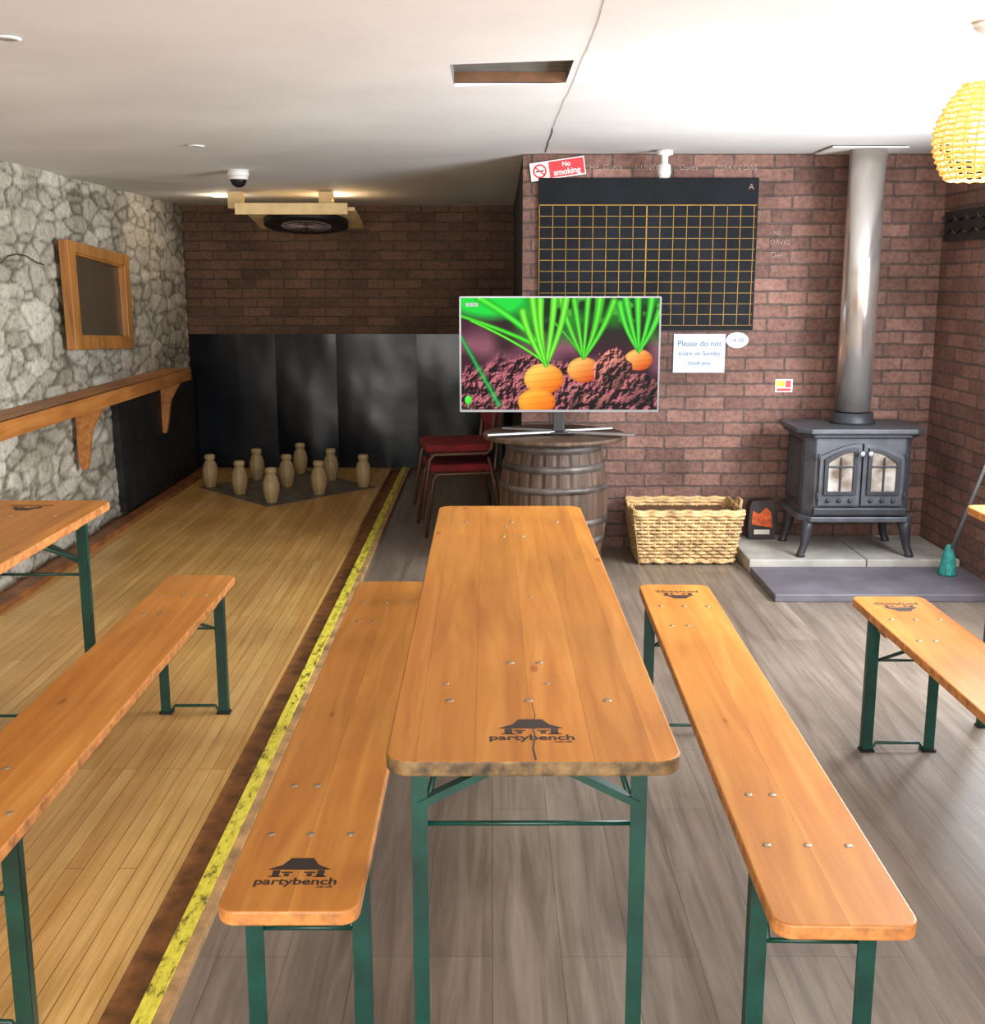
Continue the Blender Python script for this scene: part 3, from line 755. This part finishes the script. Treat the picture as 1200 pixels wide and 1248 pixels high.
for kq in range(10):
    a=kq*math.pi/10; p=Vector((.05,.30,-.055)); b.bar(p+tilt@Vector((.17*math.cos(a),.17*math.sin(a),-.0575)),p+tilt@Vector((-.17*math.cos(a),-.17*math.sin(a),-.0575)),.004,.002,m_chalk)
b.build('dartboard',r)
b=MB()
for x in (-.42,.20):
    b.box((x,.25,.06),(.09,.12,.11),m_cab)
b.build('hangers',r)
b=MB()
for x in (-1.92,-1.12): b.lathe([(.07,0),(.07,-.012),(.05,-.02)],(x,8.35,cz(x,8.35)-.001),m_spot,20)
b.build('alcove_downlights')

# pendant lamp
PX,PY,PZ=1.37,3.34,1.952
r=root('rattan_pendant_lamp',(PX,PY,PZ))
b=MB(); HT=cz(PX,PY)-PZ
b.lathe([(.045,HT),(.045,HT-.012),(.02,HT-.03)],(0,0,0),m_white,20); b.tube([(0,0,HT-.02),(0,0,.12)],.004,m_white,6)
b.lathe([(.018,.14),(.022,.13),(.022,.06),(.018,.05)],(0,0,0),m_white,16); b.build('cord_and_rose',r)
def rad(t): return .125*math.sin(math.pi*(.22+.66*t))**.8
b=MB()
for i in range(17):
    t=i/16; z=-.125+.25*t; rr_=rad(t); N=48
    b.tube([((rr_+.004*(1 if (q//2+i)%2 else -1))*math.cos(2*math.pi*q/N),(rr_+.004*(1 if (q//2+i)%2 else -1))*math.sin(2*math.pi*q/N),z+.002*math.sin(q*2.1+i)) for q in range(N)],.0048,m_ratt,5,closed=True)
for q in range(24):
    a=2*math.pi*q/24; b.tube([(rad(i/10)*math.cos(a+.1*i/10),rad(i/10)*math.sin(a+.1*i/10),-.125+.25*i/10) for i in range(11)],.0036,m_ratt,5)
b.build('shade',r)
b=MB(); b.lathe([(.012,.05),(.022,.03),(.034,0),(.034,-.02),(.022,-.04),(.004,-.047)],(0,0,0),m_bulb,16); b.build('bulb',r)

# ---------------------------------------------------------------- lights
def area(name,loc,rot,sx_,sy_,e,col=(1,1,1)):
    l=bpy.data.lights.new(name,'AREA'); l.shape='RECTANGLE'; l.size=sx_; l.size_y=sy_; l.energy=e; l.color=col
    o=bpy.data.objects.new(name,l); COL.objects.link(o); o.location=loc; o.rotation_euler=rot; return o
area('daylight_right',(XR-.02,(wy0+wy1)/2,(wz0+wz1)/2),(0,math.pi/2,0),wz1-wz0,wy1-wy0,225,(.9,.95,1))
area('daylight_front',((fx0+fx1)/2,YF+.05,(fz0+fz1)/2),(math.pi/2,0,0),fx1-fx0,fz1-fz0,270,(1,.98,.95))
def pt(name,loc,e,col,rad_=.05):
    l=bpy.data.lights.new(name,'POINT'); l.energy=e; l.color=col; l.shadow_soft_size=rad_
    o=bpy.data.objects.new(name,l); COL.objects.link(o); o.location=loc
pt('pendant_light',(PX,PY,PZ-.08),8,(1,.78,.5),.03)
for x in (-1.92,-1.12): pt('alcove_light',(x,8.35,cz(x,8.35)-.06),4.0,(1,.85,.62),.04)
w=bpy.data.worlds.new('world'); S.world=w; w.use_nodes=True
w.node_tree.nodes['Background'].inputs[0].default_value=(.8,.9,1,1); w.node_tree.nodes['Background'].inputs[1].default_value=1.5
S.view_settings.view_transform='Standard'; S.view_settings.look='None'; S.view_settings.exposure=0

# ---------------------------------------------------------------- camera
c=bpy.data.cameras.new('camera'); o=bpy.data.objects.new('camera',c); COL.objects.link(o)
c.sensor_fit='HORIZONTAL'; c.sensor_width=36; c.lens=36*1390/1200; c.clip_start=.05
o.location=(0,0,1.54); o.rotation_euler=(math.pi/2-math.atan(280/1390),0,0)
S.camera=o
